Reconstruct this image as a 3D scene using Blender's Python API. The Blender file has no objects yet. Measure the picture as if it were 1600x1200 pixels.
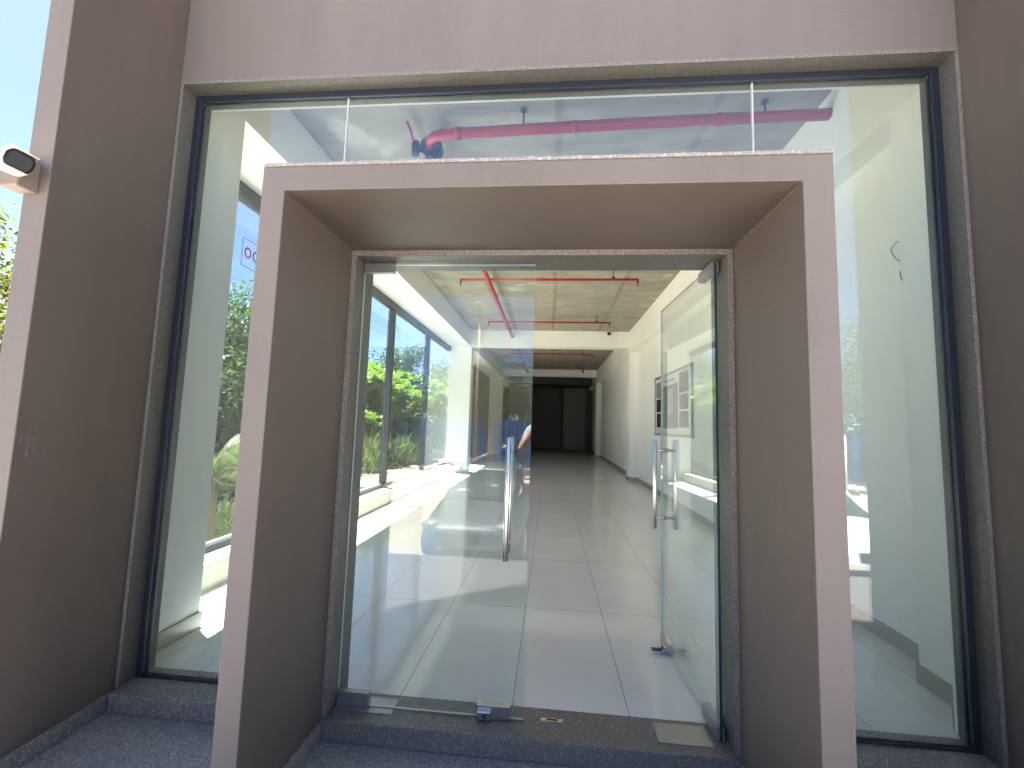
import bpy, bmesh, math, random
import numpy as np
from mathutils import Vector, Matrix

random.seed(7); rng = np.random.default_rng(7)
S = bpy.context.scene
COL = S.collection
PI = math.pi

# ------------------------------------------------------------------ helpers
def link(name, me, m=None, parent=None, loc=None):
    o = bpy.data.objects.new(name, me); COL.objects.link(o)
    if m is not None:
        for x in (m if isinstance(m, (list, tuple)) else [m]): me.materials.append(x)
    if parent is not None: o.parent = parent
    if loc is not None: o.location = loc
    return o

def obj(name, bm, m=None, parent=None, bevel=0.0, smooth=False, seg=2, recalc=True):
    me = bpy.data.meshes.new(name)
    if recalc: bmesh.ops.recalc_face_normals(bm, faces=bm.faces)
    bm.to_mesh(me); bm.free()
    if smooth:
        me.polygons.foreach_set('use_smooth', [True]*len(me.polygons))
    o = link(name, me, m, parent)
    if bevel:
        b = o.modifiers.new('bevel', 'BEVEL'); b.width = bevel; b.segments = seg
        b.limit_method = 'ANGLE'; b.angle_limit = math.radians(40); b.harden_normals = False
    return o

def thing(name, label, cat, loc=(0,0,0), rz=0, group=None):
    o = bpy.data.objects.new(name, None); COL.objects.link(o)
    o.empty_display_size = .2
    o.location = loc; o.rotation_euler = (0,0,rz)
    tag(o, label, cat, group); return o

def tag(o, label=None, cat=None, group=None, kind=None):
    if label: o['label'] = label
    if cat: o['category'] = cat
    if group: o['group'] = group
    if kind: o['kind'] = kind
    return o

def box(bm, x0, x1, y0, y1, z0, z1, mi=0):
    v = [bm.verts.new(p) for p in ((x0,y0,z0),(x1,y0,z0),(x1,y1,z0),(x0,y1,z0),(x0,y0,z1),(x1,y0,z1),(x1,y1,z1),(x0,y1,z1))]
    fs = []
    for q in ((0,3,2,1),(4,5,6,7),(0,1,5,4),(1,2,6,5),(2,3,7,6),(3,0,4,7)):
        f = bm.faces.new([v[i] for i in q]); f.material_index = mi; fs.append(f)
    return fs          # bottom, top, front(-y), right(+x), back(+y), left(-x)

def boxes(*bs):
    bm = bmesh.new()
    for b in bs: box(bm, *b)
    return bm

def prism(bm, pts, axis, a, b, mi=0):
    """polygon pts in the two other axes, extruded from a to b along axis"""
    def P(p, t):
        if axis == 'Y': return (p[0], t, p[1])
        if axis == 'X': return (t, p[0], p[1])
        return (p[0], p[1], t)
    A = [bm.verts.new(P(p, a)) for p in pts]; B = [bm.verts.new(P(p, b)) for p in pts]
    n = len(pts)
    fs = [bm.faces.new(A), bm.faces.new(B[::-1])]
    for i in range(n): fs.append(bm.faces.new([A[i], B[i], B[(i+1)%n], A[(i+1)%n]]))
    for f in fs: f.material_index = mi
    return fs

def tube(bm, pts, rad, n=12, caps=True, mi=0):
    pts = [Vector(p) for p in pts]
    if not isinstance(rad, (list, tuple)): rad = [rad]*len(pts)
    t = (pts[1]-pts[0]).normalized()
    up = Vector((0,0,1)) if abs(t.z) < .9 else Vector((1,0,0))
    u = t.cross(up).normalized()
    rings = []
    for i, p in enumerate(pts):
        if i == 0: d = pts[1]-pts[0]
        elif i == len(pts)-1: d = pts[-1]-pts[-2]
        else: d = (pts[i+1]-p).normalized() + (p-pts[i-1]).normalized()
        d.normalize()
        u = (u - d*u.dot(d)).normalized(); w = d.cross(u)
        rings.append([bm.verts.new(p + (u*math.cos(2*PI*k/n) + w*math.sin(2*PI*k/n))*rad[i]) for k in range(n)])
    for a, b in zip(rings, rings[1:]):
        for k in range(n):
            f = bm.faces.new([a[k], a[(k+1)%n], b[(k+1)%n], b[k]]); f.material_index = mi; f.smooth = True
    if caps:
        f = bm.faces.new(rings[0][::-1]); f.material_index = mi
        f = bm.faces.new(rings[-1]); f.material_index = mi

def tubes(*a, n=12):
    bm = bmesh.new()
    for pts, r in a: tube(bm, pts, r, n)
    return bm

def blob(bm, c, r, seg=16, mi=0):
    m = Matrix.Translation(c) @ Matrix.Diagonal((r[0], r[1], r[2], 1))
    q = bmesh.ops.create_uvsphere(bm, u_segments=seg, v_segments=max(6, seg//2), radius=1, matrix=m)
    for v in q['verts']:
        for f in v.link_faces: f.smooth = True; f.material_index = mi

# ------------------------------------------------------------------ materials
class NT:
    def __init__(s, name):
        s.m = bpy.data.materials.new(name); s.m.use_nodes = True
        s.t = s.m.node_tree; s.n = s.t.nodes; s.n.clear()
        s.out = s.n.new('ShaderNodeOutputMaterial')
    def new(s, typ, **kw):
        n = s.n.new('ShaderNode'+typ)
        for k, v in kw.items():
            if k.startswith('i_'):
                key = k[2:]; n.inputs[int(key) if key.isdigit() else key.replace('_', ' ')].default_value = v
            else: setattr(n, k, v)
        return n
    def l(s, a, b): s.t.links.new(a, b)
    def pos(s): return s.new('NewGeometry').outputs['Position']
    def objc(s): return s.new('TexCoord').outputs['Object']
    def scale(s, v, sc):
        n = s.new('Mapping'); n.inputs['Scale'].default_value = sc; s.l(v, n.inputs['Vector']); return n.outputs[0]
    def noise(s, v, sc, det=4, rough=.55, dist=0):
        n = s.new('TexNoise'); n.inputs['Scale'].default_value = sc; n.inputs['Detail'].default_value = det
        n.inputs['Roughness'].default_value = rough; n.inputs['Distortion'].default_value = dist
        s.l(v, n.inputs['Vector']); return n.outputs['Fac']
    def math(s, op, a, b=None, c=None, clamp=False):
        n = s.new('Math', operation=op); n.use_clamp = clamp
        for i, x in enumerate((a, b, c)):
            if x is None: continue
            if isinstance(x, (int, float)): n.inputs[i].default_value = x
            else: s.l(x, n.inputs[i])
        return n.outputs[0]
    def mix(s, fac, a, b, mode='MIX'):
        n = s.new('Mix', data_type='RGBA', blend_type=mode)
        for i, x in ((0, fac), (6, a), (7, b)):
            if isinstance(x, (int, float)): n.inputs[i].default_value = x
            elif isinstance(x, (tuple, list)): n.inputs[i].default_value = (*x[:3], 1)
            else: s.l(x, n.inputs[i])
        return n.outputs[2]
    def ramp(s, f, stops, interp='LINEAR'):
        n = s.new('ValToRGB'); cr = n.color_ramp; cr.interpolation = interp
        while len(cr.elements) < len(stops): cr.elements.new(.5)
        for e, (p, c) in zip(cr.elements, stops):
            e.position = p; e.color = (*(c if isinstance(c, (tuple, list)) else (c, c, c)), 1)
        s.l(f, n.inputs[0]); return n.outputs[0]
    def bump(s, h, strength=.1, dist=.01):
        n = s.new('Bump'); n.inputs['Strength'].default_value = strength; n.inputs['Distance'].default_value = dist
        s.l(h, n.inputs['Height']); return n.outputs[0]
    def bsdf(s, col, rough=.6, metal=0, normal=None, spec=None, **kw):
        n = s.new('BsdfPrincipled')
        for k, x in (('Base Color', col), ('Roughness', rough), ('Metallic', metal)):
            if isinstance(x, (int, float)): n.inputs[k].default_value = x
            elif isinstance(x, (tuple, list)): n.inputs[k].default_value = (*x[:3], 1)
            else: s.l(x, n.inputs[k])
        if spec is not None: n.inputs['Specular IOR Level'].default_value = spec
        if normal is not None: s.l(normal, n.inputs['Normal'])
        for k, v in kw.items(): n.inputs[k.replace('_', ' ')].default_value = v
        s.l(n.outputs[0], s.out.inputs[0]); return n
    def sep(s, v):
        n = s.new('SeparateXYZ'); s.l(v, n.inputs[0]); return n.outputs

def mul(c, k): return tuple(x*k for x in c)

def paint(name, c, rough=.55, streak=.10, bump=.22, extra=None):
    t = NT(name); p = t.pos()
    n1 = t.noise(t.scale(p, (1, 1, .35)), 1.7, 5)
    n2 = t.noise(t.scale(p, (6, 6, .5)), 2.2, 4)
    col = t.mix(t.ramp(n1, [(.3, 0), (.7, 1)]), mul(c, 1-streak), mul(c, 1+streak*.7))
    col = t.mix(t.math('MULTIPLY', t.ramp(n2, [(.5, 0), (.75, 1)]), .35), col, mul(c, 1-streak*1.6))
    spots = t.noise(p, 21, 2)
    col = t.mix(t.ramp(spots, [(.755, 0), (.78, .5)]), col, mul(c, .6))
    h = t.math('ADD', t.math('MULTIPLY', t.noise(t.scale(p, (1, 1, 2.6)), 18, 3), .55), t.math('MULTIPLY', t.noise(p, 170, 3), .5))
    h = t.math('ADD', h, t.math('MULTIPLY', t.noise(t.scale(p, (1, 1, 1.3)), 2.2, 2), 1.6))
    if extra: col = extra(t, p, col)
    t.bsdf(col, rough, normal=t.bump(h, bump, .012), spec=.35)
    return t.m

def scuff(t, p, col):
    # chalky scrape marks low on the inner face of the tall blade
    d = t.new('VectorMath', operation='DISTANCE'); t.l(p, d.inputs[0]); d.inputs[1].default_value = (-2.1, -.50, 1.21)
    near = t.math('SUBTRACT', 1, t.math('DIVIDE', d.outputs['Value'], .085), clamp=True)
    n = t.noise(t.scale(p, (1, 1.6, .3)), 26, 5, .7, 2.2)
    k = t.math('MULTIPLY', t.ramp(n, [(.56, 0), (.70, 1)]), t.math('POWER', near, .9))
    return t.mix(t.math('MULTIPLY', k, .55), col, (.42, .54, .53))

M = {}
M['paint_light'] = paint('pinkish beige paint', (.176, .156, .143), .6, .10)
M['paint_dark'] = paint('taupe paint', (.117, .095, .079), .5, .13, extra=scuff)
M['wall_white'] = paint('white wall paint', (.89, .88, .835), .55, .04, .08)

M['sill_paint'] = paint('cream sill paint', (.46, .42, .33), .6, .06, .1)
M['wall_shaded'] = paint('wall paint darkened for shade', (.30, .29, .26), .6, .06, .1)  # side wall of the far bays, their dim light put into the colour
def granite(name, c, hi, lo, rough, sc=210, polish=.3):
    t = NT(name); p = t.pos()
    a = t.noise(p, sc, 3, .65); b = t.noise(p, sc*.42, 3, .6)
    v = t.new('TexVoronoi'); v.inputs['Scale'].default_value = sc*.9; t.l(p, v.inputs['Vector'])
    col = t.mix(t.ramp(a, [(.36, 0), (.64, 1)]), lo, c)
    col = t.mix(t.ramp(b, [(.42, 0), (.7, .6)]), col, mul(c, .55))
    col = t.mix(t.ramp(t.sep(v.outputs['Color'])[0], [(.80, 0), (.86, .9)]), col, hi)
    dirt = t.noise(p, 3.1, 5)
    col = t.mix(t.ramp(dirt, [(.45, 0), (.75, .35)]), col, mul(lo, 1.3))
    r = t.math('ADD', rough, t.math('MULTIPLY', t.noise(p, 7, 4), .18))
    t.bsdf(col, r, normal=t.bump(a, .05, .002), spec=.5)
    return t.m
M['granite_dark'] = granite('dark polished granite', (.235, .212, .192), (.42, .395, .37), (.125, .11, .10), .4, 240)
M['granite_trim'] = granite('greenish grey granite lining', (.12, .116, .098), (.17, .165, .145), (.075, .073, .062), .32, 260)
M['granite_edge'] = granite('sawn granite edge', (.21, .19, .18), (.34, .32, .31), (.13, .115, .11), .6, 320)
M['granite_coping'] = granite('pale granite coping edge', (.36, .345, .335), (.60, .58, .57), (.20, .185, .18), .5, 300)
M['granite_sill'] = granite('brown granite sill', (.20, .18, .16), (.32, .30, .275), (.115, .10, .09), .3, 260)

def tile_mat():
    t = NT('vitrified floor tile'); p = t.pos(); x, y, z = t.sep(p)
    def line(a, off, pitch, w):
        k = t.math('DIVIDE', t.math('SUBTRACT', a, off), pitch)
        fr = t.math('ABSOLUTE', t.math('SUBTRACT', t.math('FRACT', k), .5))
        return t.math('GREATER_THAN', fr, .5 - w/pitch/2), t.math('FLOOR', k)
    lx, ix = line(x, .404, .5535, .0036); ly, iy = line(y, 1.232, 1.176, .0036)
    ln = t.math('MAXIMUM', lx, ly)
    cv = t.new('CombineXYZ'); t.l(ix, cv.inputs[0]); t.l(iy, cv.inputs[1])
    wn = t.new('TexWhiteNoise'); t.l(cv.outputs[0], wn.inputs['Vector'])
    base = t.mix(wn.outputs['Value'], (.77, .78, .775), (.81, .82, .815))
    sp = t.noise(p, 260, 3, .6)
    base = t.mix(t.ramp(sp, [(.4, .22), (.62, 0)]), base, (.42, .41, .385))
    soft = t.noise(p, 2.3, 5)
    base = t.mix(t.ramp(soft, [(.45, 0), (.75, .18)]), base, (.45, .43, .39))
    col = t.mix(ln, base, (.10, .095, .09))
    rg = t.math('ADD', t.math('MULTIPLY', t.noise(p, 5, 5), .09), .035)
    rg = t.math('ADD', rg, t.math('MULTIPLY', ln, .5))
    hb = t.math('ADD', t.noise(p, 1.8, 2), t.math('MULTIPLY', wn.outputs['Value'], .6))
    t.bsdf(col, rg, normal=t.bump(hb, .03, .01), spec=.62)
    return t.m
M['tile'] = tile_mat()

def plain(name, c, rough=.5, metal=0, var=.08, sc=12, spec=None, bump=.05, **kw):
    t = NT(name); p = t.objc()
    col = t.mix(t.noise(p, sc, 4), mul(c, 1-var), mul(c, 1+var))
    n = t.noise(p, sc*6, 3)
    r = t.math('ADD', rough, t.math('MULTIPLY', t.math('SUBTRACT', n, .5), .12), clamp=True)
    t.bsdf(col, r, metal, normal=t.bump(n, bump, .003), spec=spec, **kw)
    return t.m
M['skirt_tile'] = plain('beige skirting tile', (.42, .38, .31), .25)
M['navy_frame'] = plain('dark blue grey aluminium', (.035, .045, .065), .35, .5)
M['mullion'] = plain('charcoal aluminium mullion', (.045, .052, .058), .4, .3)
M['steel'] = plain('brushed stainless steel', (.62, .61, .60), .22, 1.0, .05, 40)
M['steel_dull'] = plain('dull anodised metal', (.36, .36, .37), .42, .85, .08, 30)
M['red_pipe'] = plain('red enamel pipe', (.40, .014, .016), .32, 0, .22, 7)
M['black_metal'] = plain('black cast iron', (.03, .032, .035), .5, .2)
M['brass'] = plain('sprinkler brass', (.5, .36, .15), .3, 1)
M['rubber'] = plain('black rubber', (.02, .02, .02), .8)
M['black_plastic'] = plain('black plastic', (.010, .011, .013), .35, spec=.25)
M['cam_white'] = plain('aged white plastic', (.66, .62, .52), .45, 0, .12, 30)
M['lamp_paint'] = plain('faded ochre enamel', (.24, .20, .09), .5, 0, .1, 10)
M['cam_box'] = plain('weathered mounting box', (.20, .16, .135), .6, 0, .25, 25)
M['blue_plastic'] = plain('blue plastic', (.02, .05, .16), .4)
M['silicone'] = plain('pale silicone seam', (.50, .52, .50), .4)
M['black_line'] = plain('dark sealant', (.02, .018, .022), .5)
M['sign_red'] = plain('red vinyl lettering', (.34, .01, .04), .5)
M['sign_frame'] = plain('dull maroon vinyl line', (.22, .10, .11), .5)
M['board_white'] = plain('off white board', (.70, .71, .68), .25)
M['photo_dark'] = plain('dark glossy print', (.055, .058, .06), .08, 0, .5, 5)
M['photo_mid'] = plain('grey glossy print', (.26, .29, .30), .08, 0, .4, 4)
M['cable'] = plain('black cable', (.015, .015, .015), .5)
M['gloom_panel'] = plain('rear panel darkened for gloom', (.045, .044, .038), .5, 0, .1, 3)  # darkness of the unlit hall end put into the colour
M['flush_panel'] = plain('flush panel darkened for gloom', (.15, .15, .13), .5, 0, .06, 3)  # colour lowered too, for the missing light at the hall end

def concrete():
    t = NT('raw concrete soffit'); p = t.pos(); x, y, z = t.sep(p)
    n1 = t.noise(t.scale(p, (.6, 1.6, 1)), 1.6, 7, .62, .4); n2 = t.noise(t.scale(p, (.7, 1.9, 1)), 4, 6, .65)
    col = t.mix(t.ramp(n1, [(.3, 0), (.7, 1)]), (.33, .30, .25), (.43, .395, .33))
    col = t.mix(t.ramp(n2, [(.35, .4), (.6, 0)]), col, (.21, .185, .145))
    def seam(a, off, pitch, w):
        w2 = t.math('MULTIPLY', t.math('SUBTRACT', t.noise(p, 2.2, 3), .5), .05)
        k = t.math('DIVIDE', t.math('SUBTRACT', t.math('ADD', a, w2), off), pitch)
        fr = t.math('ABSOLUTE', t.math('SUBTRACT', t.math('FRACT', k), .5))
        return t.ramp(fr, [(.5-w/pitch, 0), (.5-w/pitch*.35, 1)])
    s = t.math('MAXIMUM', seam(x, .02, 1.22, .045), seam(y, .6, 2.44, .03))
    col = t.mix(t.math('MULTIPLY', s, t.ramp(t.noise(p, 4, 3), [(.35, .15), (.65, .75)])), col, (.19, .165, .13))
    pt = t.noise(p, 1.15, 3, .5)
    col = t.mix(t.ramp(pt, [(.66, 0), (.72, .6)]), col, (.62, .60, .55))
    st = t.noise(p, 2.6, 4, .6, .6)
    col = t.mix(t.ramp(st, [(.66, 0), (.72, .6)]), col, (.16, .145, .12))
    t.bsdf(col, .8, normal=t.bump(t.math('ADD', n2, s), .25, .02), spec=.2)
    return t.m
M['concrete'] = concrete()

def glass(name, tint, refl=1.0, dirt=.035):
    t = NT(name); g = t.new('NewGeometry')
    d = t.new('VectorMath', operation='DOT_PRODUCT'); t.l(g.outputs['Incoming'], d.inputs[0]); t.l(g.outputs['Normal'], d.inputs[1])
    c = t.math('ABSOLUTE', d.outputs['Value'])
    f = t.math('ADD', t.math('MULTIPLY', t.math('POWER', t.math('SUBTRACT', 1, c, clamp=True), 5), .96), .042*refl, clamp=True)
    p = g.outputs['Position']
    tr = t.new('BsdfTransparent'); tr.inputs[0].default_value = (*tint, 1)
    gl = t.new('BsdfGlossy'); gl.inputs['Roughness'].default_value = 0.0; gl.inputs['Color'].default_value = (1, 1, 1, 1)
    wob = t.noise(p, 1.3, 1)
    t.l(t.bump(wob, .012, .02), gl.inputs['Normal'])
    mx = t.new('MixShader'); t.l(f, mx.inputs[0]); t.l(tr.outputs[0], mx.inputs[1]); t.l(gl.outputs[0], mx.inputs[2])
    # a film of dust and old wipe marks
    df = t.new('BsdfDiffuse'); df.inputs[0].default_value = (.75, .78, .76, 1)
    n = t.math('MULTIPLY', t.ramp(t.noise(t.scale(p, (1, 1, .5)), 3.5, 6, .65), [(.35, .3), (.75, 1)]), dirt)
    m2 = t.new('MixShader'); t.l(n, m2.inputs[0]); t.l(mx.outputs[0], m2.inputs[1]); t.l(df.outputs[0], m2.inputs[2])
    t.l(m2.outputs[0], t.out.inputs[0])
    return t.m
M['glass'] = glass('pale green tempered glass', (.905, .968, .972), 2.6)
M['glass_door'] = glass('door glass', (.92, .972, .968), 1.3)
M['glass_window'] = glass('window glass', (.885, .925, .92), .8, .02)
def glass_edge():
    t = NT('deep green glass edge')
    t.bsdf((.012, .055, .06), .12, spec=.6); return t.m
M['glass_edge'] = glass_edge()
def glass_edge_light():
    t = NT('bright polished glass edge')
    t.bsdf((.55, .66, .62), .2, spec=.6); return t.m
M['glass_edge_light'] = glass_edge_light()

def leafmat(name, a, b, tr=.35):
    t = NT(name); g = t.new('NewGeometry'); oi = t.new('ObjectInfo')
    col = t.mix(g.outputs['Random Per Island'], a, b)
    col = t.mix(t.math('MULTIPLY', oi.outputs['Random'], .35), col, mul(a, .8))
    d = t.new('BsdfDiffuse'); t.l(col, d.inputs[0])
    tl = t.new('BsdfTranslucent'); t.l(t.mix(.5, col, (b[0]*1.2, b[1]*1.25, b[2]*.6)), tl.inputs[0])
    gl = t.new('BsdfGlossy'); gl.inputs['Roughness'].default_value = .38; gl.inputs[0].default_value = (.6, .6, .6, 1)
    m1 = t.new('MixShader'); m1.inputs[0].default_value = tr; t.l(d.outputs[0], m1.inputs[1]); t.l(tl.outputs[0], m1.inputs[2])
    m2 = t.new('MixShader'); m2.inputs[0].default_value = .06; t.l(m1.outputs[0], m2.inputs[1]); t.l(gl.outputs[0], m2.inputs[2])
    t.l(m2.outputs[0], t.out.inputs[0]); return t.m
M['leaf_bright'] = leafmat('bright yellow green leaf', (.06, .118, .019), (.15, .22, .036), .45)
M['leaf_mid'] = leafmat('mid green leaf', (.034, .068, .018), (.085, .128, .032), .38)
M['leaf_soft'] = leafmat('soft grey green leaf', (.085, .12, .05), (.18, .225, .10), .4)
M['leaf_dark'] = leafmat('dark green leaf', (.022, .042, .014), (.06, .085, .026), .3)
M['leaf_dry'] = leafmat('yellowing leaf', (.04, .07, .018), (.12, .13, .03), .35)
M['leaf_twig'] = leafmat('sparse greyish leaf', (.06, .065, .035), (.13, .125, .065), .3)
M['bark'] = plain('grey brown bark', (.12, .095, .07), .9, 0, .35, 18, bump=.6)
M['stem'] = plain('pale smooth stem', (.25, .23, .18), .8, 0, .25, 20, bump=.3)
M['terracotta'] = plain('terracotta', (.36, .15, .085), .8, 0, .2, 15)

def groundmat():
    t = NT('sandy yard ground'); p = t.pos()
    n = t.noise(p, .6, 8, .6); n2 = t.noise(p, 38, 4, .7)
    col = t.mix(n, (.42, .36, .28), (.54, .47, .39)); col = t.mix(t.ramp(n2, [(.35, .4), (.6, 0)]), col, (.22, .18, .14))
    t.bsdf(col, .95, normal=t.bump(n2, .4, .02), spec=.1); return t.m
M['ground'] = groundmat()
def pavermat():
    t = NT('grey drive pavers'); p = t.pos(); br = t.new('TexBrick')
    t.l(t.scale(p, (4, 4, 4)), br.inputs['Vector'])
    br.inputs['Color1'].default_value = (.30, .26, .225, 1); br.inputs['Color2'].default_value = (.37, .325, .285, 1)
    br.inputs['Mortar'].default_value = (.20, .17, .15, 1); br.inputs['Mortar Size'].default_value = .012
    col = t.mix(t.ramp(t.noise(p, 1.2, 6), [(.4, 0), (.75, .5)]), br.outputs['Color'], (.29, .25, .21))
    t.bsdf(col, .85, normal=t.bump(br.outputs['Fac'], .2, .01), spec=.2); return t.m
M['paver'] = pavermat()
def soilmat():
    t = NT('planting soil'); p = t.pos(); n = t.ramp(t.noise(p, 5, 7, .7), [(.3, 0), (.6, 1)])
    t.bsdf(t.mix(n, (.13, .105, .075), (.27, .225, .17)), .95, normal=t.bump(n, .6, .05), spec=.1); return t.m
M['soil'] = soilmat()
def corrug():
    t = NT('blue profiled sheet'); p = t.pos(); x, y, z = t.sep(p)
    n = t.noise(t.scale(p, (1, 1, .2)), 2, 4)
    t.bsdf(t.mix(n, (.018, .085, .27), (.03, .125, .36)), .45, spec=.4); return t.m
M['blue_sheet'] = corrug()
def landmat():
    # flamed grey granite slabs with thin joints
    t = NT('grey granite slab'); p = t.pos(); x, y, z = t.sep(p)
    a = t.noise(p, 150, 3, .7); b = t.noise(p, 70, 3, .6)
    v = t.new('TexVoronoi'); v.inputs['Scale'].default_value = 260; t.l(p, v.inputs['Vector'])
    col = t.mix(t.ramp(a, [(.36, 0), (.64, 1)]), (.145, .128, .113), (.47, .425, .385))
    col = t.mix(t.ramp(b, [(.45, 0), (.7, .5)]), col, (.16, .15, .148))
    col = t.mix(t.ramp(t.sep(v.outputs['Color'])[0], [(.78, 0), (.85, .85)]), col, (.62, .60, .58))
    k = t.math('DIVIDE', t.math('ADD', x, 1.895), .81); fr = t.math('ABSOLUTE', t.math('SUBTRACT', t.math('FRACT', k), .5))
    ky = t.math('DIVIDE', t.math('ADD', y, .93), .81); fy = t.math('ABSOLUTE', t.math('SUBTRACT', t.math('FRACT', ky), .5))
    ln = t.math('GREATER_THAN', t.math('MAXIMUM', fr, fy), .5-.0024)
    cv = t.new('CombineXYZ'); t.l(t.math('FLOOR', k), cv.inputs[0]); t.l(t.math('FLOOR', ky), cv.inputs[1])
    wn = t.new('TexWhiteNoise'); t.l(cv.outputs[0], wn.inputs['Vector'])
    col = t.mix(t.math('MULTIPLY', wn.outputs['Value'], .3), col, (.22, .23, .24))
    col = t.mix(ln, col, (.22, .21, .20))
    dirt = t.noise(p, 2.6, 6, .6); col = t.mix(t.ramp(dirt, [(.5, 0), (.72, .4)]), col, (.13, .118, .108))
    r = t.math('ADD', .30, t.math('MULTIPLY', t.noise(p, 6, 4), .3))
    t.bsdf(col, r, normal=t.bump(a, .10, .002), spec=.32); return t.m
M['landing'] = landmat()
M['terrace'] = granite('pinkish grey terrace slab', (.082, .073, .067), (.105, .095, .09), (.06, .053, .048), .55, 120)

# ------------------------------------------------------------------ main dimensions (metres; glass facade near y = 0)
FL, FR, YI = -2.102, 1.898, .165          # inner faces of the two blades beside the shopfront
YF0, YW = -.574, -.034          # blade front, wall front
ZL = -.09                       # landing level
ZT = 3.182                      # top of the glazed opening
PX0, PX1, PI0, PI1 = -1.097, .924, -1.006, .825
PY, PZ, PZI = -.656, 2.298, 2.19
ROOF = 7.6
WX = -2.85                      # plane of the side windows
BX0, BX1, BZ, CZ = -2.22, 2.04, 3.452, 3.905   # longitudinal beams, beam soffit, ceiling
RX = 2.25
Y1a, Y1b = 9.45, 9.80           # first cross beam
Y2a, Y2b = 17.6, 17.95
YB = 21.5

B = thing('commercial_building', 'pinkish beige and taupe building with glazed front and projecting portal around a glass double door', 'building')

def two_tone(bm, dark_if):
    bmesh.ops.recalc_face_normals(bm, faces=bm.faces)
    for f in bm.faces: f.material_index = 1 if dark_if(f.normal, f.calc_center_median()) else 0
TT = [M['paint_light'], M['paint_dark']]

# front wall above the shopfront, further front wall beyond the blades
obj('wall', boxes((FL, FR, YW, YI, ZT+.02, ROOF)), M['paint_light'], B, .004)
obj('wall', boxes((FR+.117, 9.0, YW, YI, -1.0, ROOF)), M['paint_light'], B, .004)
obj('wall', boxes((-3.0, FL-.117, .0, YI, -1.0, ROOF)), M['paint_light'], B, .004)
for x0, x1, inner in ((FL-.117, FL, 1), (FR, FR+.117, -1)):
    bm = boxes((x0, x1, YF0, YI, -1.0, ROOF))
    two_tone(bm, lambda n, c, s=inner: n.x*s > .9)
    f = obj('blade_wall', bm, TT, B, .004)
    f['label'] = 'tall thin wall blade left of the shopfront, taupe inside' if inner == 1 else 'tall thin wall blade right of the shopfront, taupe inside'
    s = inner; xa = FL if s == 1 else FR
    lo, hi = sorted((xa, xa + s*.012))
    obj('skirting', boxes((lo, hi, YF0+.004, YW-.001, ZL+.001, -.008)), M['granite_dark'], f, .002)
# side walls, roof (they close the volume that shades the front)
obj('roof', boxes((-3.0, 9.0, YI, 24, ROOF-.2, ROOF)), M['concrete'], B)
obj('wall', boxes((-3.0, WX+.02, YI, YB+6, BZ, ROOF-.2)), M['paint_light'], B)
obj('wall', boxes((-3.0, WX+.02, 12.4, YB+6, 0, BZ-.001)), M['wall_shaded'], B)

# granite lining of the shopfront opening
for x0, x1 in ((FL, FL+.019), (FR-.019, FR)):
    bm = boxes((x0, x1, YW-.002, YI, -.001, ZT)); two_tone(bm, lambda n, c: n.y > -.9)
    obj('jamb_lining', bm, [M['granite_edge'], M['granite_trim']], B, .002)
bm = boxes((FL, FR, YW-.003, YI, ZT+.0005, ZT+.02)); two_tone(bm, lambda n, c: n.y > -.9)
obj('lintel_lining', bm, [M['granite_edge'], M['granite_trim']], B, .002)
# outer sill, one each side of the portal, with riser to the landing
for x0, x1 in ((FL+.019, PX0), (PX1, FR-.019)):
    obj('sill', boxes((x0, x1, YW-.05, .15, ZL+.001, .002)), M['granite_dark'], B, .003)

# glazing : channel frame, three panes, seams
G = obj('glazing_frame', boxes((FL+.019, FL+.056, .05, .09, -.005, ZT), (FR-.056, FR-.019, .05, .09, -.005, ZT),
        (FL+.056, FR-.056, .05, .09, ZT-.037, ZT)), M['navy_frame'], B, .003)
for xa, xb in ((FL+.056, PX0), (PX1, FR-.056)): obj('sealant', boxes((xa, xb, .055, .085, -.005, .012)), M['black_line'], G)
ZP = ZT-.037
def pane(pts, name='pane', parent=None, y0=.064, y1=.076, mat=None):
    bm = bmesh.new(); prism(bm, pts, 'Y', y0, y1)
    bmesh.ops.recalc_face_normals(bm, faces=bm.faces)
    for f in bm.faces: f.material_index = 0 if abs(f.normal.y) > .9 else 1
    return obj(name, bm, [mat or M['glass'], M['glass_edge_light']], parent)
pane([(FL+.056, .012), (PX0-.001, .012), (PX0-.001, PZ+.001), (-1.174, PZ+.001), (-1.174, ZP), (FL+.056, ZP)], parent=G)
pane([(-1.166, PZ+.001), (.996, PZ+.001), (.996, ZP), (-1.166, ZP)], parent=G)
pane([(1.004, PZ+.001), (PX1+.001, PZ+.001), (PX1+.001, .012), (FR-.056, .012), (FR-.056, ZP), (1.004, ZP)], parent=G)
for x in (-1.17, 1.0):
    obj('seam', boxes((x-.0038, x+.0038, .0635, .0765, PZ+.001, ZP)), M['silicone'], G)

# entrance portal: a box frame pushed through the glass
bm = bmesh.new()
ring = [(PX0, -1.0), (PX0, PZ-.0135), (PX1, PZ-.0135), (PX1, -1.0), (PI1, -1.0), (PI1, PZI), (PI0, PZI), (PI0, -1.0)]
prism(bm, ring, 'Y', PY, .125)
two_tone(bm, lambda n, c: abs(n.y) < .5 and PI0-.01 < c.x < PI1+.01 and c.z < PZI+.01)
P = obj('portal', bm, TT, B, .004)
P['label'] = 'projecting box portal with pinkish beige rim and taupe inner faces'
bm = boxes((PX0-.002, PX1+.002, PY-.004, .125, PZ-.0125, PZ)); obj('coping', bm, M['granite_coping'], P, .002)
for x0, x1 in ((PI0, PI0+.012), (PI1-.012, PI1)):
    obj('skirting', boxes((x0, x1, PY+.004, -.122, ZL+.001, -.008)), M['granite_dark'], P, .002)
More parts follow.
